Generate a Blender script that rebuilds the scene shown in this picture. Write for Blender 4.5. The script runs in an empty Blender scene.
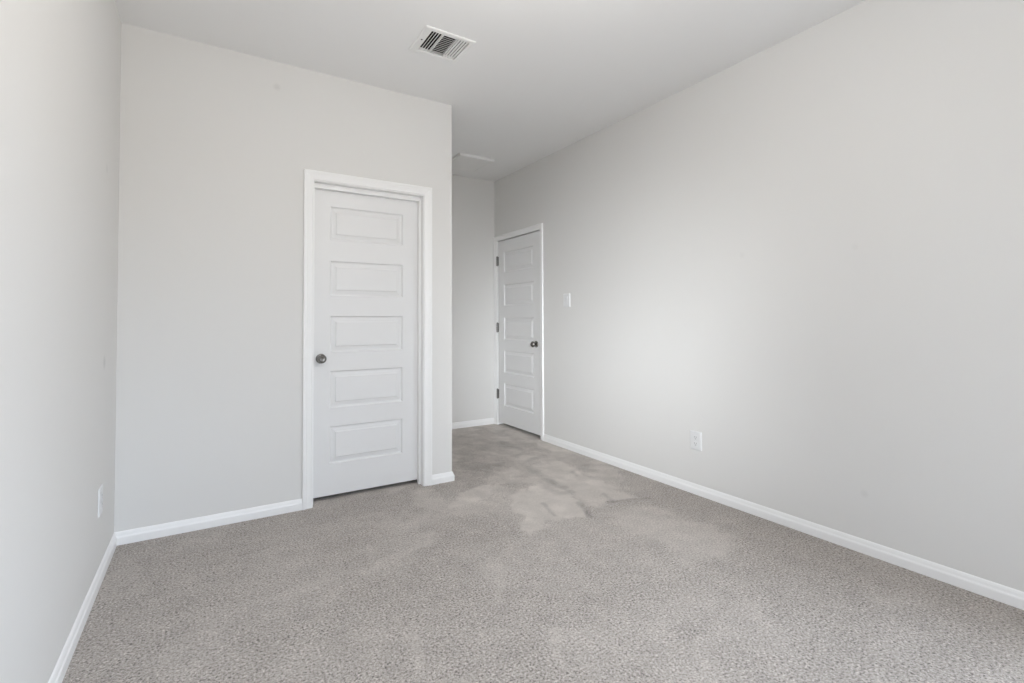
import bpy, bmesh, math
import numpy as np
from mathutils import Matrix, Vector

S = bpy.context.scene
COL = S.collection

# ------------------------------------------------------------------ camera
CAM_Z = 1.1525
cam_data = bpy.data.cameras.new('camera')
cam = bpy.data.objects.new('camera', cam_data)
COL.objects.link(cam)
cam_data.sensor_fit = 'HORIZONTAL'
cam_data.sensor_width = 36.0
cam_data.lens = 490.25 * 36.0 / 1024.0
cam_data.shift_x = 0.0
cam_data.shift_y = -(341.5 - 309.9) / 1024.0
cam_data.clip_start = 0.02
cam.matrix_world = (Matrix.Translation((0, 0, CAM_Z)) @ Matrix.Rotation(-0.5573, 4, 'Z')
                    @ Matrix.Rotation(0.0227, 4, 'X') @ Matrix.Rotation(0.0037, 4, 'Y')
                    @ Matrix.Rotation(math.pi / 2, 4, 'X'))
S.camera = cam

# ------------------------------------------------------------------ render look
S.view_settings.view_transform = 'Standard'
S.view_settings.look = 'None'
S.view_settings.gamma = 1.0
S.view_settings.use_curve_mapping = False
S.view_settings.exposure = 0.08
S.cycles.max_bounces = 16
S.cycles.diffuse_bounces = 12

# ------------------------------------------------------------------ daylight
SKY = (0.78, 0.90, 1.06)
GROUND = (1.0, 0.96, 0.90)
SKY_STRENGTH, GROUND_STRENGTH = 13.6, 3.2
world = bpy.data.worlds.new('daylight')
S.world = world
world.use_nodes = True
wn, wl = world.node_tree.nodes, world.node_tree.links
wn.clear()
w_out = wn.new('ShaderNodeOutputWorld')
w_tc = wn.new('ShaderNodeTexCoord')
w_sep = wn.new('ShaderNodeSeparateXYZ')
w_map = wn.new('ShaderNodeMapRange')
w_map.inputs['From Min'].default_value = -0.02
w_map.inputs['From Max'].default_value = 0.16
w_mix = wn.new('ShaderNodeMixShader')
w_g = wn.new('ShaderNodeBackground')
w_s = wn.new('ShaderNodeBackground')
w_g.inputs[0].default_value = (*GROUND, 1)
w_g.inputs[1].default_value = GROUND_STRENGTH
w_s.inputs[0].default_value = (*SKY, 1)
# sky shaped brighter to the right than behind, to lift the left wall
w_side = wn.new('ShaderNodeMapRange')
w_side.interpolation_type = 'SMOOTHSTEP'
w_side.inputs['From Min'].default_value = -0.15
w_side.inputs['From Max'].default_value = 0.55
w_side.inputs['To Min'].default_value = SKY_STRENGTH * 0.36
w_side.inputs['To Max'].default_value = SKY_STRENGTH
wl.new(w_sep.outputs['X'], w_side.inputs['Value'])
wl.new(w_side.outputs[0], w_s.inputs[1])
wl.new(w_tc.outputs['Generated'], w_sep.inputs[0])
wl.new(w_sep.outputs['Z'], w_map.inputs['Value'])
wl.new(w_map.outputs[0], w_mix.inputs[0])
wl.new(w_g.outputs[0], w_mix.inputs[1])
wl.new(w_s.outputs[0], w_mix.inputs[2])
# bright sky lobe added at back left to fill nook and far right wall
GLOW_AZ, GLOW_EL, GLOW_WIDTH, GLOW_STRENGTH = 31.5, 7.0, 15.5, 45.0
_az, _el = math.radians(GLOW_AZ), math.radians(GLOW_EL)
w_dot = wn.new('ShaderNodeVectorMath')
w_dot.operation = 'DOT_PRODUCT'
w_dot.inputs[1].default_value = (-math.sin(_az) * math.cos(_el), -math.cos(_az) * math.cos(_el), math.sin(_el))
w_lobe = wn.new('ShaderNodeMapRange')
w_lobe.interpolation_type = 'SMOOTHSTEP'
w_lobe.inputs['From Min'].default_value = math.cos(math.radians(GLOW_WIDTH))
w_lobe.inputs['From Max'].default_value = math.cos(math.radians(GLOW_WIDTH * 0.35))
w_lobe.inputs['To Max'].default_value = GLOW_STRENGTH
w_h = wn.new('ShaderNodeBackground')
w_h.inputs[0].default_value = (0.92, 0.96, 1.0, 1)
w_add = wn.new('ShaderNodeAddShader')
wl.new(w_tc.outputs['Generated'], w_dot.inputs[0])
wl.new(w_dot.outputs['Value'], w_lobe.inputs['Value'])
wl.new(w_lobe.outputs[0], w_h.inputs[1])
wl.new(w_mix.outputs[0], w_add.inputs[0])
wl.new(w_h.outputs[0], w_add.inputs[1])
wl.new(w_add.outputs[0], w_out.inputs[0])

# room measures (metres)
XL, XR = -0.396, 2.770        # left and right wall faces
YB = -0.75                    # back wall (window) face, behind the camera
YC, XC = 3.265, 1.518         # closet wall face and its outer corner
YF, H = 4.815, 2.74           # far wall face, ceiling
WX0, WX1, WZ0, WZ1 = -0.34, 0.84, 0.50, 2.20   # window opening in the back wall

RY0, RY1, RZ0, RZ1 = -0.60, 0.36, 0.62, 2.14    # opening added in the right wall, out of view, to brighten the left wall


# light portals that guide sampling of the daylight coming in through the window openings
def portal(loc, rot, sx, sy):
    pl = bpy.data.lights.new('window_portal', 'AREA')
    pl.shape = 'RECTANGLE'
    pl.size, pl.size_y = sx, sy
    pl.cycles.is_portal = True
    o = bpy.data.objects.new('window_portal', pl)
    COL.objects.link(o)
    o.location = loc
    o.rotation_euler = rot


portal(((WX0 + WX1) / 2, YB - 0.06, (WZ0 + WZ1) / 2), (math.pi / 2, 0, 0), WX1 - WX0, WZ1 - WZ0)
portal((XR + 0.06, (RY0 + RY1) / 2, (RZ0 + RZ1) / 2), (math.pi / 2, 0, math.pi / 2), RY1 - RY0, RZ1 - RZ0)


# the room's own ceiling lamp, above and outside the frame
lamp = bpy.data.lights.new('ceiling_lamp', 'POINT')
lamp.energy = 22.5
lamp.color = (1.0, 0.965, 0.925)
lamp.shadow_soft_size = 0.15
lamp_o = bpy.data.objects.new('ceiling_lamp', lamp)
COL.objects.link(lamp_o)
lamp_o.location = (0.85, 1.20, 2.36)


# ------------------------------------------------------------------ materials
def new_mat(name, color, rough=0.5, metallic=0.0, spec=0.5):
    m = bpy.data.materials.new(name)
    m.use_nodes = True
    b = m.node_tree.nodes['Principled BSDF']
    b.inputs['Base Color'].default_value = (*color, 1)
    b.inputs['Roughness'].default_value = rough
    b.inputs['Metallic'].default_value = metallic
    b.inputs['Specular IOR Level'].default_value = spec
    return m


def add_bump(m, scale, strength, distance=0.001, detail=3.0):
    nt = m.node_tree
    b = nt.nodes['Principled BSDF']
    g = nt.nodes.new('ShaderNodeNewGeometry')
    n = nt.nodes.new('ShaderNodeTexNoise')
    n.inputs['Scale'].default_value = scale
    n.inputs['Detail'].default_value = detail
    k = nt.nodes.new('ShaderNodeBump')
    k.inputs['Strength'].default_value = strength
    k.inputs['Distance'].default_value = distance
    nt.links.new(g.outputs['Position'], n.inputs['Vector'])
    nt.links.new(n.outputs['Fac'], k.inputs['Height'])
    nt.links.new(k.outputs['Normal'], b.inputs['Normal'])


WALL_C = (0.700, 0.694, 0.680)
TRIM_C = (0.84, 0.84, 0.838)
CEIL_C = (0.82, 0.82, 0.818)


def wall_paint():
    """Matt greige paint with fine roller texture and a few small scuffs."""
    m = new_mat('greige_wall_paint', WALL_C, 0.75, spec=0.25)
    add_bump(m, 260.0, 0.10, 0.0006)
    nt = m.node_tree
    b = nt.nodes['Principled BSDF']
    geo = nt.nodes.new('ShaderNodeNewGeometry')
    last = None
    for (p, r, s) in (((XL, 2.905, 0.97), 0.045, 0.16), ((XL, 2.895, 1.861), 0.032, 0.09),
                      ((0.352, YC, 2.584), 0.030, 0.10), ((XR, 1.789, 1.55), 0.026, 0.035), ((XR, 1.175, 1.519), 0.024, 0.03),
                      ((XR, 1.155, 0.292), 0.026, 0.06)):
        d = nt.nodes.new('ShaderNodeVectorMath')
        d.operation = 'DISTANCE'
        d.inputs[1].default_value = p
        nt.links.new(geo.outputs['Position'], d.inputs[0])
        mr = nt.nodes.new('ShaderNodeMapRange')
        mr.interpolation_type = 'SMOOTHSTEP'
        mr.inputs['From Min'].default_value = 0.15 * r
        mr.inputs['From Max'].default_value = r
        mr.inputs['To Min'].default_value = 1.0 - s
        mr.inputs['To Max'].default_value = 1.0
        nt.links.new(d.outputs['Value'], mr.inputs['Value'])
        if last is None:
            last = mr.outputs[0]
        else:
            mu = nt.nodes.new('ShaderNodeMath')
            mu.operation = 'MULTIPLY'
            nt.links.new(last, mu.inputs[0])
            nt.links.new(mr.outputs[0], mu.inputs[1])
            last = mu.outputs[0]
    sc = nt.nodes.new('ShaderNodeVectorMath')
    sc.operation = 'SCALE'
    sc.inputs[0].default_value = WALL_C
    nt.links.new(last, sc.inputs['Scale'])
    nt.links.new(sc.outputs[0], b.inputs['Base Color'])
    return m


def carpet_mat():
    m = new_mat('cut_pile_carpet', (0.4, 0.36, 0.34), 1.0, spec=0.05)
    nt = m.node_tree
    N, L = nt.nodes, nt.links
    b = N['Principled BSDF']
    b.inputs['Sheen Weight'].default_value = 0.15
    b.inputs['Sheen Roughness'].default_value = 0.5
    geo = N.new('ShaderNodeNewGeometry')
    nap_and_light = N.new('ShaderNodeAttribute')
    nap_and_light.attribute_name = 'nap_and_light'
    # tufts: two scales of yarn noise plus dark gaps between tufts
    n1 = N.new('ShaderNodeTexNoise')
    n1.inputs['Scale'].default_value = 115.0
    n1.inputs['Detail'].default_value = 3.5
    n1.inputs['Roughness'].default_value = 0.72
    n1.inputs['Distortion'].default_value = 0.3
    n2 = N.new('ShaderNodeTexNoise')
    n2.inputs['Scale'].default_value = 8.0
    n2.inputs['Detail'].default_value = 4.0
    L.new(geo.outputs['Position'], n1.inputs['Vector'])
    L.new(geo.outputs['Position'], n2.inputs['Vector'])
    ramp = N.new('ShaderNodeValToRGB')
    e = ramp.color_ramp.elements
    e[0].position, e[0].color = 0.36, (0.107, 0.095, 0.084, 1)
    e[1].position, e[1].color = 0.68, (0.70, 0.648, 0.600, 1)
    x = ramp.color_ramp.elements.new(0.44)
    x.color = (0.336, 0.302, 0.276, 1)
    x = ramp.color_ramp.elements.new(0.56)
    x.color = (0.437, 0.398, 0.364, 1)
    L.new(n1.outputs['Fac'], ramp.inputs[0])
    # pile brushed flat: smoother, a little paler; in the nook also painted light
    flat = N.new('ShaderNodeMix')
    flat.data_type = 'RGBA'
    flat.inputs['B'].default_value = (0.466, 0.430, 0.396, 1)
    fm = N.new('ShaderNodeMapRange')
    fm.inputs['From Min'].default_value = 0.0
    fm.inputs['From Max'].default_value = 1.0
    fm.inputs['To Min'].default_value = 0.0
    fm.inputs['To Max'].default_value = 0.75
    L.new(nap_and_light.outputs['Fac'], fm.inputs['Value'])
    L.new(fm.outputs[0], flat.inputs['Factor'])
    L.new(ramp.outputs['Color'], flat.inputs['A'])
    # broad, slight yarn tone variation and pile marks
    va = N.new('ShaderNodeMapRange')
    va.inputs['From Min'].default_value = 0.3
    va.inputs['From Max'].default_value = 0.7
    va.inputs['To Min'].default_value = 0.94
    va.inputs['To Max'].default_value = 1.06
    L.new(n2.outputs['Fac'], va.inputs['Value'])
    mk = N.new('ShaderNodeAttribute')
    mk.attribute_name = 'pile_mark'
    mu = N.new('ShaderNodeMath')
    mu.operation = 'MULTIPLY'
    L.new(va.outputs[0], mu.inputs[0])
    L.new(mk.outputs['Fac'], mu.inputs[1])
    sc = N.new('ShaderNodeVectorMath')
    sc.operation = 'SCALE'
    L.new(flat.outputs['Result'], sc.inputs[0])
    L.new(mu.outputs[0], sc.inputs['Scale'])
    L.new(sc.outputs[0], b.inputs['Base Color'])
    bp = N.new('ShaderNodeBump')
    bp.inputs['Distance'].default_value = 0.006
    bs = N.new('ShaderNodeMapRange')
    bs.inputs['To Min'].default_value = 0.8
    bs.inputs['To Max'].default_value = 0.3
    L.new(nap_and_light.outputs['Fac'], bs.inputs['Value'])
    L.new(bs.outputs[0], bp.inputs['Strength'])
    L.new(n1.outputs['Fac'], bp.inputs['Height'])
    L.new(bp.outputs['Normal'], b.inputs['Normal'])
    return m


M_WALL = wall_paint()
M_CEIL = new_mat('flat_white_ceiling_paint', CEIL_C, 0.9, spec=0.2)
add_bump(M_CEIL, 180.0, 0.12, 0.0008)
M_TRIM = new_mat('semi_gloss_white_trim', TRIM_C, 0.38)
M_DOOR = new_mat('white_door_paint', (0.755, 0.755, 0.755), 0.42)
add_bump(M_DOOR, 320.0, 0.03, 0.0004)
M_CARPET = carpet_mat()
M_NICKEL = new_mat('aged_satin_nickel', (0.22, 0.212, 0.20), 0.20, 1.0)
add_bump(M_NICKEL, 90.0, 0.04, 0.0004)
M_HINGE = new_mat('dull_nickel_hinge', (0.20, 0.195, 0.19), 0.38, 1.0)
M_VENT = new_mat('white_enamel', (0.80, 0.80, 0.79), 0.4)
M_DARK = new_mat('dark_duct_lining', (0.012, 0.012, 0.012), 0.9)
M_PLASTIC = new_mat('white_plastic', (0.73, 0.735, 0.74), 0.35)
M_SLOT = new_mat('dark_slot', (0.05, 0.05, 0.05), 0.7)


# ------------------------------------------------------------------ mesh helpers
def link(name, bm, mat, parent=None, smooth=False, weld=True):
    if weld:
        bmesh.ops.remove_doubles(bm, verts=bm.verts, dist=1e-6)
    bmesh.ops.recalc_face_normals(bm, faces=bm.faces)
    me = bpy.data.meshes.new(name)
    bm.to_mesh(me)
    bm.free()
    o = bpy.data.objects.new(name, me)
    COL.objects.link(o)
    for mm in (mat if isinstance(mat, (list, tuple)) else [mat]):
        me.materials.append(mm)
    if smooth:
        for p in me.polygons:
            p.use_smooth = True
    if parent is not None:
        o.parent = parent
    return o


def tag(o, label=None, cat=None, kind=None, group=None):
    if label:
        o['label'] = label
    if cat:
        o['category'] = cat
    if kind:
        o['kind'] = kind
    if group:
        o['group'] = group
    return o


def box(bm, lo, hi, bevel=0.0, segs=2):
    lo, hi = Vector(lo), Vector(hi)
    g = bmesh.ops.create_cube(bm, size=1.0)
    vs = g['verts']
    for v in vs:
        v.co = Vector(((v.co.x + .5) * (hi.x - lo.x) + lo.x, (v.co.y + .5) * (hi.y - lo.y) + lo.y,
                       (v.co.z + .5) * (hi.z - lo.z) + lo.z))
    if bevel > 0:
        es = list({e for v in vs for e in v.link_edges})
        bmesh.ops.bevel(bm, geom=es, offset=bevel, segments=segs, affect='EDGES', profile=0.5)


def boxes(name, lst, mat, parent=None, bevel=0.0):
    bm = bmesh.new()
    for lo, hi in lst:
        t = bmesh.new()
        box(t, lo, hi, bevel)
        me = bpy.data.meshes.new('t')
        t.to_mesh(me)
        t.free()
        bm.from_mesh(me)
        bpy.data.meshes.remove(me)
    return link(name, bm, mat, parent, weld=False)


def quads(bm, grid):
    """grid: rows of points; faces between neighbouring rows."""
    vs = [[bm.verts.new(p) for p in row] for row in grid]
    for a, b in zip(vs, vs[1:]):
        for i in range(len(a) - 1):
            bm.faces.new((a[i], a[i + 1], b[i + 1], b[i]))
    return vs


def lathe(bm, prof, origin, axis, n=40):
    """prof: (distance along axis, radius)."""
    axis = Vector(axis).normalized()
    a = axis.orthogonal().normalized()
    b = axis.cross(a)
    rows = []
    for s, r in prof:
        rows.append([Vector(origin) + axis * s + (a * math.cos(t) + b * math.sin(t)) * max(r, 1e-5)
                     for t in [2 * math.pi * k / n for k in range(n + 1)]])
    quads(bm, rows)


# ------------------------------------------------------------------ room shell
T = 0.12


def smooth_noise(x, y, seed):
    r = np.random.default_rng(seed)
    tab = r.random((64, 64))
    xi, yi = np.floor(x).astype(int), np.floor(y).astype(int)
    fx, fy = x - xi, y - yi
    fx, fy = fx * fx * (3 - 2 * fx), fy * fy * (3 - 2 * fy)
    g = lambda i, j: tab[i % 64, j % 64]
    return ((g(xi, yi) * (1 - fx) + g(xi + 1, yi) * fx) * (1 - fy)
            + (g(xi, yi + 1) * (1 - fx) + g(xi + 1, yi + 1) * fx) * fy)


def fbm(x, y, s, seed, oct=4):
    t, a, o = 0, 0.5, 0
    for k in range(oct):
        t = t + a * smooth_noise(x * s, y * s, seed + k)
        o += a
        s, a = s * 2.03, a * 0.5
    return t / o


def poly_dist(px, py, poly):
    """signed distance to a polygon, positive inside."""
    d = np.full(px.shape, 1e9)
    ins = np.zeros(px.shape, bool)
    n = len(poly)
    for i in range(n):
        ax, ay = poly[i]
        bx, by = poly[(i + 1) % n]
        ex, ey = bx - ax, by - ay
        t = np.clip(((px - ax) * ex + (py - ay) * ey) / (ex * ex + ey * ey), 0, 1)
        d = np.minimum(d, np.hypot(px - ax - t * ex, py - ay - t * ey))
        c = ((ay > py) != (by > py))
        with np.errstate(divide='ignore', invalid='ignore'):
            xi = ax + (py - ay) / (by - ay if by != ay else 1e-9) * ex
        ins ^= c & (px < xi)
    return np.where(ins, d, -d)


def line_dist(px, py, pts):
    d = np.full(px.shape, 1e9)
    for (ax, ay), (bx, by) in zip(pts, pts[1:]):
        ex, ey = bx - ax, by - ay
        t = np.clip(((px - ax) * ex + (py - ay) * ey) / (ex * ex + ey * ey), 0, 1)
        d = np.minimum(d, np.hypot(px - ax - t * ex, py - ay - t * ey))
    return d


# where the carpet pile has been brushed flat (footprints, vacuum strokes)
BRUSHED = [
    (1.00, 0.035, [(1.64, 2.63), (1.81, 2.84), (1.92, 2.87), (2.03, 2.8), (2.11, 2.68), (1.94, 2.27), (1.93, 2.23), (1.73, 2.28), (1.59, 2.25), (1.49, 2.2), (1.5, 2.31), (1.56, 2.47)]),
    (0.80, 0.05, [(2.13, 2.64), (2.37, 2.58), (2.44, 2.27), (2.19, 2.34), (2.08, 2.29), (2.03, 2.35), (2.07, 2.54)]),
    (0.90, 0.05, [(2.28, 3.27), (2.48, 3.34), (2.42, 2.82), (2.42, 2.52), (2.29, 2.53), (2.12, 2.57), (2.13, 2.74), (2.1, 3.02), (2.15, 3.21)]),
    (0.95, 0.04, [(1.26, 2.82), (1.38, 2.92), (1.66, 3.07), (1.75, 3.06), (1.58, 2.85), (1.42, 2.77), (1.27, 2.76)]),
    (0.60, 0.05, [(0.83, 2.4), (0.88, 2.45), (1.05, 2.55), (1.08, 2.51), (0.96, 2.4), (0.85, 2.34)]),
    (0.42, 0.05, [(0.3, 2.26), (0.37, 2.32), (0.59, 2.36), (0.82, 2.42), (0.91, 2.42), (0.86, 2.3), (0.69, 2.3), (0.48, 2.26), (0.33, 2.2)]),
    (0.50, 0.05, [(1.12, 2.05), (1.2, 2.03), (1.19, 1.96), (1.03, 1.74), (0.97, 1.73)]),
    (0.50, 0.04, [(0.63, 1.8), (0.67, 1.74), (0.6, 1.51), (0.58, 1.53)]),
    (0.55, 0.08, [(2.08, 2.24), (2.38, 2.09), (2.38, 1.71), (2.43, 1.58), (2.09, 1.5), (1.95, 1.56), (1.99, 1.78), (1.97, 2.05)]),
    (0.50, 0.04, [(1.07, 1.56), (1.11, 1.49), (1.08, 1.38), (1.01, 1.36), (1.01, 1.42)]),
]
RUBBED = [(1.65, 3.49), (1.96, 3.89), (2.39, 4.12), (2.6, 3.98), (2.19, 3.53), (1.85, 3.19), (1.66, 3.15)]
STROKES = [
    (0.20, 0.016, [(2.01, 2.45), (1.97, 2.33), (1.94, 2.23)]),
    (0.16, 0.010, [(1.82, 2.56), (1.75, 2.35)]),
    (0.16, 0.012, [(2.18, 2.33), (2.32, 2.31), (2.45, 2.26)]),
    (0.16, 0.014, [(2.37, 2.96), (2.35, 2.87)]),
    (0.12, 0.010, [(2.26, 2.48), (2.22, 2.33)]),
    (0.15, 0.035, [(2.17, 3.24), (2.12, 2.93), (2.1, 2.71)]),
    (0.15, 0.035, [(2.01, 2.8), (2.01, 2.65), (2.09, 2.62)]),
    (0.13, 0.030, [(2.26, 3.38), (2.46, 3.44)]),
]


def make_floor():
    step = 0.0125
    x0, x1, y0, y1 = XL - 0.06, XR + 0.15, YB - 0.06, YF + 0.06
    nx, ny = int((x1 - x0) / step) + 1, int((y1 - y0) / step) + 1
    xs, ys = np.linspace(x0, x1, nx), np.linspace(y0, y1, ny)
    X, Y = np.meshgrid(xs, ys)
    # ragged edges for every mark
    wx = X + (fbm(X, Y, 9.0, 3) - 0.5) * 0.16
    wy = Y + (fbm(X, Y, 9.0, 13) - 0.5) * 0.16
    nap_and_light = np.zeros_like(X)
    for a, w, poly in BRUSHED:
        d = poly_dist(wx, wy, poly)
        nap_and_light = np.maximum(nap_and_light, a * np.clip(0.5 + d / w, 0, 1))
    # scattered brushing through the doorway end of the room, fading towards the camera
    swirl = fbm(wx * 1.0, wy * 0.8, 3.2, 41)
    sw = np.clip((swirl - 0.50) / 0.10, 0, 1)
    far = np.clip((Y - 1.5) / 1.7, 0, 1) * np.clip((X - 0.2) / 1.0, 0, 1)
    nap_and_light = np.maximum(nap_and_light, 0.70 * sw * far)
    nook = np.clip((Y - 3.1) / 0.4, 0, 1) * np.clip((X - 1.4) / 0.2, 0, 1)  # nook pile is brushed; the stronger light there is also put into its tone
    nap_and_light = np.maximum(nap_and_light, nook * (0.35 + 0.65 * np.clip((fbm(wx, wy, 3.6, 55) - 0.44) / 0.12, 0, 1)))
    loose = np.clip((fbm(wx, wy, 4.5, 77) - 0.57) / 0.08, 0, 1)
    nap_and_light = np.maximum(nap_and_light, 0.18 * loose)
    mark = 1.0 + 0.0 * X
    mark += 0.16 * nap_and_light * (0.75 + 0.5 * fbm(wx, wy, 14.0, 131))
    mark += 0.13 * (fbm(X, Y, 17.0, 151) - 0.5)
    fine = fbm(wx * 1.3 + wy * 0.5, wy * 0.8, 13.0, 171)
    zone = np.clip((Y - 2.3) / 0.5, 0, 1) * np.clip((X - 1.15) / 0.3, 0, 1)
    mark += zone * (0.07 + 0.42 * np.clip(fine - 0.5, -0.22, 0.22))
    for a, w, pts in STROKES:
        d = line_dist(X + (wx - X) * 0.25, Y + (wy - Y) * 0.25, pts)
        mark -= 1.5 * a * np.clip(1.3 - d / (w + 0.008), 0, 1)
    rub = np.clip(0.5 + poly_dist(wx, wy, RUBBED) / 0.12, 0, 1)
    mark -= 0.14 * rub * np.clip((fbm(wx, wy, 5.5, 91) - 0.42) / 0.12, 0, 1)
    z = (fbm(X, Y, 26.0, 7, 2) - 0.5) * 0.003 - 0.0005
    co = np.stack([X, Y, z], -1).reshape(-1, 3).astype(np.float32)
    idx = np.arange(nx * ny).reshape(ny, nx)
    f = np.stack([idx[:-1, :-1], idx[:-1, 1:], idx[1:, 1:], idx[1:, :-1]], -1).reshape(-1, 4)
    me = bpy.data.meshes.new('floor')
    me.from_pydata(co.tolist(), [], f.tolist())
    for nm, arr in (('nap_and_light', nap_and_light), ('pile_mark', mark)):
        at = me.attributes.new(nm, 'FLOAT', 'POINT')
        at.data.foreach_set('value', np.ascontiguousarray(arr.reshape(-1), dtype=np.float32))
    me.polygons.foreach_set('use_smooth', np.ones(len(me.polygons), bool))
    me.materials.append(M_CARPET)
    o = bpy.data.objects.new('floor', me)
    COL.objects.link(o)
    return tag(o, 'grey beige cut pile carpet covering the whole floor', 'carpet', 'structure')


make_floor()

# ceiling with the register opening cut into it
VX0, VX1, VY0, VY1 = 1.028, 1.259, 2.464, 2.680
boxes('ceiling', [((XL - T, YB - T, H), (VX0, YF + T, H + .10)), ((VX1, YB - T, H), (XR + .2, YF + T, H + .10)),
                  ((VX0, YB - T, H), (VX1, VY0, H + .10)), ((VX0, VY1, H), (VX1, YF + T, H + .10))], M_CEIL)
tag(bpy.data.objects['ceiling'], 'flat white painted ceiling over the whole room', 'ceiling', 'structure')

w = boxes('wall_left', [((XL - T, YB - T, -.05), (XL, YF + T, H))], M_WALL)
tag(w, 'plain light grey wall along the left edge of the room', 'wall', 'structure')

# closet wall, opening for the closet door
D1X0, D1X1, D1Z = 0.555, 1.312, 2.0585
w = boxes('wall_front', [((XL, YC, -.05), (D1X0, YC + T, H)), ((D1X1, YC, -.05), (XC, YC + T, H)),
                         ((D1X0, YC, D1Z), (D1X1, YC + T, H))], M_WALL)
tag(w, 'light grey closet wall that holds the larger white door', 'wall', 'structure')
w = boxes('wall_closet_side', [((XC - T, YC + T, -.05), (XC, YF, H))], M_WALL)
tag(w, 'return wall of the closet running back into the entry nook', 'wall', 'structure')
w = boxes('wall_far', [((XL, YF, -.05), (XR, YF + T, H))], M_WALL)
tag(w, 'narrow grey wall at the far end of the entry nook', 'wall', 'structure')

# right wall, recess for the entry door
D2Y0, D2Y1, D2Z = 3.905, 4.765, 2.062
w = boxes('wall_right', [((XR, RY1, -.05), (XR + T, D2Y0, H)), ((XR, D2Y1, -.05), (XR + T, YF + T, H)),
                         ((XR, YB - T, -.05), (XR + T, RY0, H)), ((XR, RY0, -.05), (XR + T, RY1, RZ0)),
                         ((XR, RY0, RZ1), (XR + T, RY1, H)),
                         ((XR, D2Y0, D2Z), (XR + T, D2Y1, H)), ((XR + T, D2Y0 - .3, -.05), (XR + .2, YF + T, H))], M_WALL)
tag(w, 'long bare light grey wall along the right side', 'wall', 'structure')

# back wall with the window that lights the room
w = boxes('wall_back', [((XL, YB - T, -.05), (WX0, YB, H)), ((WX1, YB - T, -.05), (XR, YB, H)),
                        ((WX0, YB - T, WZ1), (WX1, YB, H)), ((WX0, YB - T, -.05), (WX1, YB, WZ0))], M_WALL)
tag(w, 'wall behind the camera with the bedroom window', 'wall', 'structure')


def window(name, place, a0, a1, z0, z1, label):
    """place(a, d) -> (x, y); d is measured outwards from the wall face."""
    fw = 0.045

    def bx(p, q, za, zb):
        (x0, y0), (x1, y1) = place(*p), place(*q)
        return ((min(x0, x1), min(y0, y1), za), (max(x0, x1), max(y0, y1), zb))
    zm = (z0 + z1) / 2
    o = boxes(name, [bx((a0, .05), (a0 + fw, T), z0, z1), bx((a1 - fw, .05), (a1, T), z0, z1),
                     bx((a0 + fw, .05), (a1 - fw, T), z0, z0 + fw), bx((a0 + fw, .05), (a1 - fw, T), z1 - fw, z1),
                     bx((a0 + fw, .05), (a1 - fw, T), zm - .02, zm + .02)], M_TRIM)
    boxes('window_sill', [bx((a0 - .04, .05), (a1 + .04, -.035), z0 - .022, z0)], M_TRIM, o, 0.004)
    return tag(o, label, 'window', 'structure')


window('window_1', lambda a, d: (a, YB - d), WX0, WX1, WZ0, WZ1, 'white sash window in the wall behind the camera')
window('added_window', lambda a, d: (XR + d, a), RY0, RY1, RZ0, RZ1, 'unseen white sash window added near the back end of the right wall')  # added out of view; its daylight lifts the left wall

# ------------------------------------------------------------------ baseboards
BB = [(0.0, 0.0), (0.0135, 0.0), (0.0135, 0.036), (0.0122, 0.041), (0.0098, 0.0445), (0.0085, 0.049),
      (0.0072, 0.056), (0.0048, 0.0625), (0.0022, 0.066), (0.0, 0.067)]


def baseboard(name, path, side, label, ends=(0, 0)):
    """path: xy points on the wall face; side: +1 room on the left of travel, -1 right.
    ends: 1 mitred for an inside corner, 0 square."""
    P2 = [Vector(p) for p in path]
    dirs = [(b - a).normalized() for a, b in zip(P2, P2[1:])]
    nrm = [Vector((-d.y, d.x)) * side for d in dirs]
    rows = []
    for i, p in enumerate(P2):
        row = []
        for d, z in BB:
            if i == 0:
                q = p + nrm[0] * d + dirs[0] * d * ends[0]
            elif i == len(P2) - 1:
                q = p + nrm[-1] * d - dirs[-1] * d * ends[1]
            else:
                k = (nrm[i - 1] + nrm[i])
                q = p + k * (d / (1 + nrm[i - 1].dot(nrm[i])))
            row.append((q.x, q.y, z))
        row.append(row[0])
        rows.append(row)
    bm = bmesh.new()
    vs = quads(bm, rows)
    for r in (vs[0], vs[-1]):
        bm.faces.new(r[:-1])
    o = link(name, bm, M_TRIM)
    return tag(o, label, 'baseboard', 'structure')


C1L, C1R = 0.5078, 1.3587        # closet casing outer edges
C2N, C2F = 3.868, YF - 0.004     # entry casing outer edges
baseboard('baseboard_left', [(XL, YB), (XL, YC)], -1, 'white baseboard along the foot of the left wall', (1, 1))
baseboard('baseboard_front', [(XL, YC), (C1L, YC)], -1, 'white baseboard left of the closet door', (1, 0))
baseboard('baseboard_corner', [(C1R, YC), (XC, YC), (XC, YF)], -1,
          'short white baseboard right of the closet door wrapping the outer corner', (0, 1))
baseboard('baseboard_far', [(XC, YF), (XR - 0.017, YF)], -1, 'short white baseboard on the far nook wall', (1, 0))
baseboard('baseboard_right', [(XR, C2N), (XR, YB)], -1, 'long white baseboard along the right wall', (0, 1))
baseboard('baseboard_back', [(XR, YB), (XL, YB)], -1, 'white baseboard under the window behind the camera', (1, 1))


# ------------------------------------------------------------------ door casings
def casing_profile(wd):
    return [(0.0, 0.0), (0.0, 0.0065), (0.0015, 0.0085), (0.005, 0.009), (0.010, 0.0075), (wd * .26, 0.0085),
            (wd * .46, 0.0105), (wd * .58, 0.0130), (wd * .66, 0.0120), (wd * .70, 0.0145), (wd * .84, 0.0165),
            (wd - .006, 0.0165), (wd - .0015, 0.0155), (wd, 0.013), (wd, 0.0)]


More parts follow.
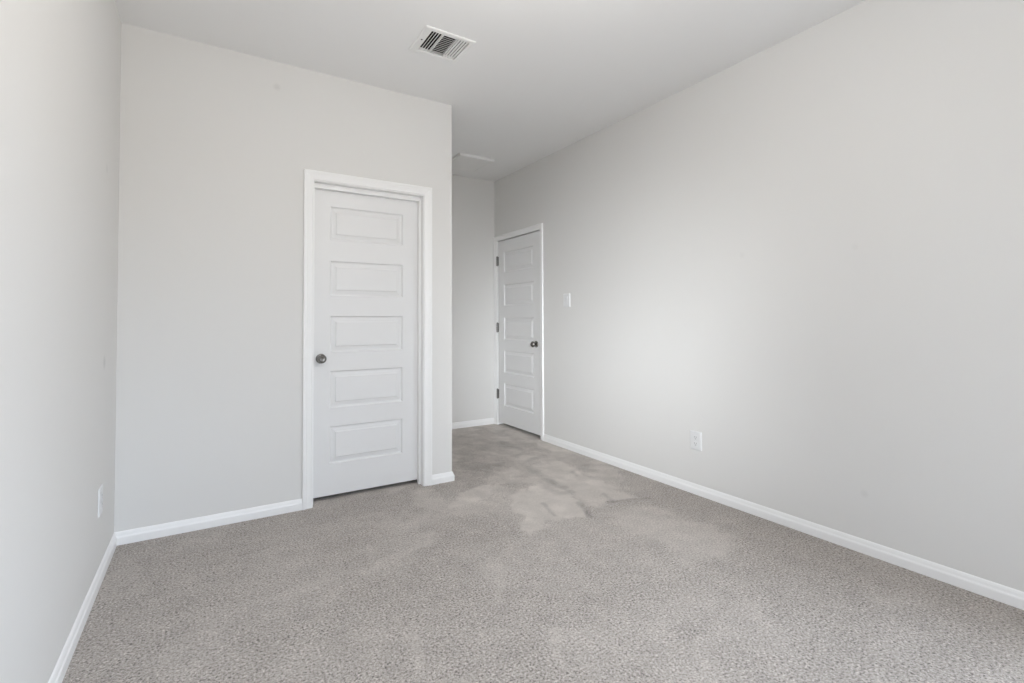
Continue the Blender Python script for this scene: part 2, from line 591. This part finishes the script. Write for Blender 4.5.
def casing(name, place, a0, a1, zt, wl, wr, wt, label):
    """place(a, z, d) -> world point; a0/a1/zt inner edges; widths left, right, top."""
    pl_, pr_, pt_ = casing_profile(wl), casing_profile(wr), casing_profile(wt)
    rows = []
    bm = bmesh.new()
    rows.append([place(a0 - u, 0.0, d) for u, d in pl_])
    rows.append([place(a0 - u, zt + ut, d) for (u, d), (ut, _) in zip(pl_, pt_)])
    rows.append([place(a1 + u, zt + ut, d) for (u, d), (ut, _) in zip(pr_, pt_)])
    rows.append([place(a1 + u, 0.0, d) for u, d in pr_])
    vs = quads(bm, rows)
    for r in (vs[0], vs[-1]):
        bm.faces.new(r)
    o = link(name, bm, M_TRIM)
    return tag(o, label, 'door casing', 'structure')


def put1(a, z, d):
    return (a, YC - d, z)


def put2(a, z, d):
    return (XR - d, a, z)


# closet door frame
JX0, JX1, JZ = 0.5705, 1.2965, 2.0430     # jamb faces of the closet opening
tr1 = casing('trim_1', put1, 0.5665, 1.3005, 2.0490, 0.5665 - C1L, C1R - 1.3005, 2.105 - 2.0490,
             'white moulded casing around the closet door')
boxes('jamb', [((JX0 - .0155, YC, 0), (JX0, YC + T, JZ + .0155)), ((JX1, YC, 0), (JX1 + .0155, YC + T, JZ + .0155)),
               ((JX0, YC, JZ), (JX1, YC + T, JZ + .0155))], M_TRIM, tr1)
SY0, SY1, ST = YC + .048, YC + .084, .0115
boxes('door_stop', [((JX0, SY0, 0), (JX0 + ST, SY1, JZ - .030)), ((JX1 - ST, SY0, 0), (JX1, SY1, JZ - .030)),
                    ((JX0, SY0, JZ - .030), (JX1, SY1, JZ))], M_TRIM, tr1, 0.0012)

# entry door frame
KY0, KY1, KZ = 3.921, 4.748, 2.049
tr2 = casing('trim_2', put2, 3.9165, 4.756, 2.0530, 3.9165 - C2N, C2F - 4.756, 2.105 - 2.0530,
             'white moulded casing around the entry door')
boxes('jamb', [((XR, KY0 - .0155, 0), (XR + T, KY0, KZ + .0125)), ((XR, KY1, 0), (XR + T, KY1 + .0155, KZ + .0125)),
               ((XR, KY0, KZ), (XR + T, KY1, KZ + .0125))], M_TRIM, tr2)


# ------------------------------------------------------------------ doors
PANELS_Z = [(1.690, 1.910), (1.323, 1.552), (0.953, 1.189), (0.590, 0.830), (0.228, 0.470)]
RINGS = [(0.0, 0.0), (0.0025, -0.0065), (0.007, -0.0108), (0.012, -0.0120), (0.017, -0.0115), (0.036, -0.0065), (0.040, -0.0025), (0.0435, -0.0018)]


def door_leaf(name, place, a0, a1, z0, z1, p0, p1, thick, label):
    bm = bmesh.new()

    def q(a_, b_, c_, d_, k):
        bm.faces.new([bm.verts.new(place(a, z, k)) for a, z in ((a_, c_), (b_, c_), (b_, d_), (a_, d_))])
    zs = sorted(PANELS_Z)
    q(a0, p0, z0, z1, 0)
    q(p1, a1, z0, z1, 0)
    e = z0
    for lo, hi in zs:
        q(p0, p1, e, lo, 0)
        e = hi
    q(p0, p1, e, z1, 0)
    for lo, hi in zs:
        rows = []
        for s, k in RINGS:
            rows.append([place(a, z, k) for a, z in ((p0 + s, lo + s), (p1 - s, lo + s), (p1 - s, hi - s), (p0 + s, hi - s), (p0 + s, lo + s))])
        quads(bm, rows)
        s, k = RINGS[-1]
        q(p0 + s, p1 - s, lo + s, hi - s, k)
    # edges and back
    for (aa, bb) in (((a0, z0), (a1, z0)), ((a1, z0), (a1, z1)), ((a1, z1), (a0, z1)), ((a0, z1), (a0, z0))):
        bm.faces.new([bm.verts.new(place(aa[0], aa[1], 0)), bm.verts.new(place(bb[0], bb[1], 0)),
                      bm.verts.new(place(bb[0], bb[1], -thick)), bm.verts.new(place(aa[0], aa[1], -thick))])
    q(a0, a1, z0, z1, -thick)
    bmesh.ops.remove_doubles(bm, verts=bm.verts, dist=1e-6)
    o = link(name, bm, M_DOOR)
    return tag(o, label, 'door', 'structure')


LEAF1 = YC + 0.0855
d1 = door_leaf('door_1', lambda a, z, k: (a, LEAF1 - k, z), JX0 + .003, JX1 - .003, 0.026, JZ - .008,
               0.685, 1.176, 0.035, 'white five panel closet door with a dark knob on its left side')
d2 = door_leaf('door_2', lambda a, z, k: (XR + .004 - k, a, z), KY0 + .004, KY1 - .010, 0.034, KZ - .010,
               4.043, 4.616, 0.035, 'narrower looking white five panel entry door with three hinges in the far nook')

KNOB = [(0.0045, 0.0), (0.0045, 0.0125), (0.018, 0.0115), (0.023, 0.0135), (0.027, 0.019), (0.031, 0.0245), (0.037, 0.0287),
        (0.0435, 0.0300), (0.050, 0.0288), (0.056, 0.0245), (0.0600, 0.0180), (0.0618, 0.0165), (0.0612, 0.0150), (0.0610, 0.0)]
ROSE = [(0.0, 0.0), (0.0, 0.0330), (0.003, 0.0338), (0.0058, 0.0325), (0.0078, 0.0285), (0.0092, 0.021), (0.0100, 0.014), (0.0100, 0.0)]


def knob(door, org, axis, k_):
    bm = bmesh.new()
    lathe(bm, [(a * k_, r * k_) for a, r in KNOB], org, axis)
    k = link('doorknob', bm, M_NICKEL, door, smooth=True)
    bm = bmesh.new()
    lathe(bm, [(a * k_, r * k_) for a, r in ROSE], org, axis)
    link('rose', bm, M_NICKEL, k, smooth=True)
    k['label'] = 'dark satin metal doorknob'


knob(d1, (0.6295, LEAF1, 0.914), (0, -1, 0), 0.93)
knob(d2, (XR + .004, 3.997, 0.922), (-1, 0, 0), 0.97)


def hinge(door, zc, hh):
    bm = bmesh.new()
    r = 0.0095
    yk, xk = KY1 - .004, XR - .008
    n = 5
    for i in range(n):
        a, b = zc - hh / 2 + hh * i / n + .0006, zc - hh / 2 + hh * (i + 1) / n - .0006
        lathe(bm, [(0, 0), (0, r), (b - a, r), (b - a, 0)], (xk, yk, a), (0, 0, 1), 16)
    for s in (-1, 1):
        lathe(bm, [(0, r * .6), (.003, r * .85), (.006, r * .5), (.0075, 0)], (xk, yk, zc + s * hh / 2), (0, 0, s), 16)
    for lo, hi in (((XR - .004, yk + .0005, zc - hh / 2), (XR + .002, yk + .0095, zc + hh / 2)),
                   ((XR - .004, yk - .016, zc - hh / 2), (XR + .0035, yk - .0005, zc + hh / 2))):
        box(bm, lo, hi)
    h = link('hinge', bm, M_HINGE, door, weld=False)
    h['label'] = 'dull dark metal hinge'


for zc in (1.823, 1.081, 0.345):
    hinge(d2, zc, 0.098)

# ------------------------------------------------------------------ ceiling register
FX0, FX1, FY0, FY1 = 0.987, 1.286, 2.438, 2.712
vent = bpy.data.objects.new('ceiling_vent', None)
COL.objects.link(vent)
vent.location = ((FX0 + FX1) / 2, (FY0 + FY1) / 2, H)
tag(vent, 'white louvred air register with black slots in the ceiling above the closet door', 'air vent')
VC = Vector(vent.location)


def vlink(name, bm, mat, smooth=False):
    for v in bm.verts:
        v.co -= VC
    return link(name, bm, mat, vent, smooth, weld=False)


def rect_ring(rows_, z_list):
    out = []
    for (x0, x1, y0, y1), z in zip(rows_, z_list):
        out.append([(x0, y0, z), (x1, y0, z), (x1, y1, z), (x0, y1, z), (x0, y0, z)])
    return out


def ins(s):
    return (FX0 + s, FX1 - s, FY0 + s, FY1 - s)


LO = (1.030, 1.257, 2.466, 2.678)
bm = bmesh.new()
quads(bm, rect_ring([ins(0), ins(0), ins(.003), ins(.008), ins(.026), LO, LO, (1.0305, 1.2565, 2.4665, 2.6775)],
                    [H, H - .003, H - .0065, H - .0078, H - .0060, H - .0060, H + .012, H + .012]))
fr = vlink('frame', bm, M_VENT)
for sx, sy in ((1.011, 2.570), (1.273, 2.582)):
    bm = bmesh.new()
    lathe(bm, [(-.0005, 0.0055), (.0015, 0.005), (.0026, 0.003), (.003, 0)], (sx, sy, H - .006), (0, 0, -1), 16)
    vlink('screw', bm, M_SLOT if sx < 1.1 else M_VENT)
# black duct boot above the opening
bm = bmesh.new()
box(bm, (VX0 + .001, VY0 + .001, H + .014), (VX1 - .001, VY1 - .001, H + .16))
for f in list(bm.faces):
    if f.normal.z < -.5:
        bm.faces.remove(f)
vlink('duct', bm, M_DARK)


def blade(bm, c, along, length, width, tilt, th=0.0011):
    """thin tilted louvre; along 'x' or 'y'."""
    hw = width / 2
    a = math.radians(tilt)
    e = Vector((math.cos(a), 0, math.sin(a)))
    nrm_ = Vector((-math.sin(a), 0, math.cos(a)))
    cs = [(-hw, -th / 2), (hw, -th / 2), (hw, th / 2), (-hw, th / 2)]
    pts = []
    for t_ in (-length / 2, length / 2):
        row = []
        for u, v in cs:
            p = e * u + nrm_ * v
            if along == 'y':
                row.append(Vector(c) + Vector((p.x, t_, p.z)))
            else:
                row.append(Vector(c) + Vector((t_, p.x, p.z)))
        pts.append([bm.verts.new(k) for k in row])
    for i in range(4):
        j = (i + 1) % 4
        bm.faces.new((pts[0][i], pts[0][j], pts[1][j], pts[1][i]))
    bm.faces.new(pts[0])
    bm.faces.new(pts[1])


ym, yl = (LO[2] + LO[3]) / 2, LO[3] - LO[2]
for i in range(4):
    bm = bmesh.new()
    blade(bm, (1.0300 + .0158 * (i + 1), ym, H - .001), 'y', yl, 0.0080, 34)
    vlink('slat', bm, M_VENT)
for i in range(12):
    bm = bmesh.new()
    blade(bm, (1.1425, LO[2] + yl * (i + .5) / 12, H - .001), 'x', 0.078, 0.0140, 40)
    vlink('slat', bm, M_VENT)
for i in range(4):
    bm = bmesh.new()
    blade(bm, (1.1915 + .0165 * (i + .45), ym, H - .001), 'y', yl, 0.0100, -36)
    vlink('slat', bm, M_VENT)
bm = bmesh.new()
for xx in (1.101, 1.184):
    box(bm, (xx - .0022, LO[2], H - .0060), (xx + .0022, LO[3], H + .010))
vlink('divider', bm, M_VENT)

# ------------------------------------------------------------------ flat square ceiling panel over the nook
px0, px1, py0, py1 = 2.012, 2.386, 4.142, 4.560
pan = bpy.data.objects.new('ceiling_panel', None)
COL.objects.link(pan)
VC = Vector(((px0 + px1) / 2, (py0 + py1) / 2, H))
pan.location = VC
tag(pan, 'flat white square panel on the ceiling of the entry nook', 'ceiling panel')


def pr(s):
    return (px0 + s, px1 - s, py0 + s, py1 - s)


bm = bmesh.new()
quads(bm, rect_ring([pr(0), pr(0), pr(.003), pr(.028), pr(.030), pr(.030)],
                    [H, H - .022, H - .024, H - .024, H - .0225, H - .002]))
for v in bm.verts:
    v.co -= VC
link('frame', bm, M_VENT, pan)
bm = bmesh.new()
x0, x1, y0, y1 = pr(.031)
box(bm, (x0, y0, H - .0225), (x1, y1, H - .003))
for v in bm.verts:
    v.co -= VC
link('insert', bm, M_VENT, pan)


# ------------------------------------------------------------------ wall plates
def plate_thing(name, org, nrm_, label, cat):
    """Empty on the wall; local x along the wall, y out of the wall, z up."""
    e = bpy.data.objects.new(name, None)
    COL.objects.link(e)
    n_ = Vector(nrm_)
    x_ = n_.cross(Vector((0, 0, 1)))
    e.matrix_world = Matrix(((x_.x, n_.x, 0, org[0]), (x_.y, n_.y, 0, org[1]), (x_.z, n_.z, 1, org[2]), (0, 0, 0, 1)))
    return tag(e, label, cat)


def cover(e, w_, h_):
    bm = bmesh.new()
    a, b = w_ / 2, h_ / 2
    rows = []
    for s, d in ((0, 0.0), (0, 0.003), (.0012, .0050), (.0045, .0064), (.009, .0068)):
        rows.append([(-a + s, d, -b + s), (a - s, d, -b + s), (a - s, d, b - s), (-a + s, d, b - s), (-a + s, d, -b + s)])
    quads(bm, rows)
    r = rows[-1]
    bm.faces.new([bm.verts.new(p) for p in r[:4]])
    return link('cover_plate', bm, M_PLASTIC, e)


def outlet(org, nrm_, label, w_):
    e = plate_thing('wall_outlet', org, nrm_, label, 'outlet')
    cover(e, w_, 0.122)
    for s in (-1, 1):
        bm = bmesh.new()
        box(bm, (-w_ * .22, .006, s * .0205 - .0145), (w_ * .22, .0088, s * .0205 + .0145), 0.002, 2)
        r_ = link('receptacle', bm, M_PLASTIC, e)
        bm = bmesh.new()
        for k in (-1, 1):
            box(bm, (k * .0072 - .0011, .0080, s * .0205 - .001), (k * .0072 + .0011, .0090, s * .0205 + .008))
        box(bm, (-.0022, .0080, s * .0205 - .0105), (.0022, .0090, s * .0205 - .0060))
        link('slot', bm, M_SLOT, r_)
    bm = bmesh.new()
    lathe(bm, [(.0066, .0032), (.0076, .0028), (.0080, 0)], (0, 0, 0), (0, 1, 0), 14)
    link('screw', bm, M_PLASTIC, e)
    return e


outlet((XR, 2.136, 0.354), (-1, 0, 0), 'white outlet low on the long bare right wall', 0.088)
outlet((XL, 2.838, 0.360), (1, 0, 0), 'white outlet seen edge on low on the left wall by the corner', 0.080)

sw = plate_thing('light_switch', (XR, 3.503, 1.338), (-1, 0, 0), 'white light switch plate at shoulder height beside the entry door', 'light switch')
cover(sw, 0.094, 0.120)
bm = bmesh.new()
quads(bm, [[(-.019, .0062, -.034), (.019, .0062, -.034)], [(-.019, .0078, -.034), (.019, .0078, -.034)],
           [(-.019, .0082, 0), (.019, .0082, 0)], [(-.019, .0112, .034), (.019, .0112, .034)], [(-.019, .0062, .034), (.019, .0062, .034)]])
for s in (-1, 1):
    bm.faces.new([bm.verts.new((s * .019, y_, z_)) for y_, z_ in ((.0062, -.034), (.0078, -.034), (.0082, 0), (.0112, .034), (.0062, .034))])
link('rocker', bm, M_PLASTIC, sw)
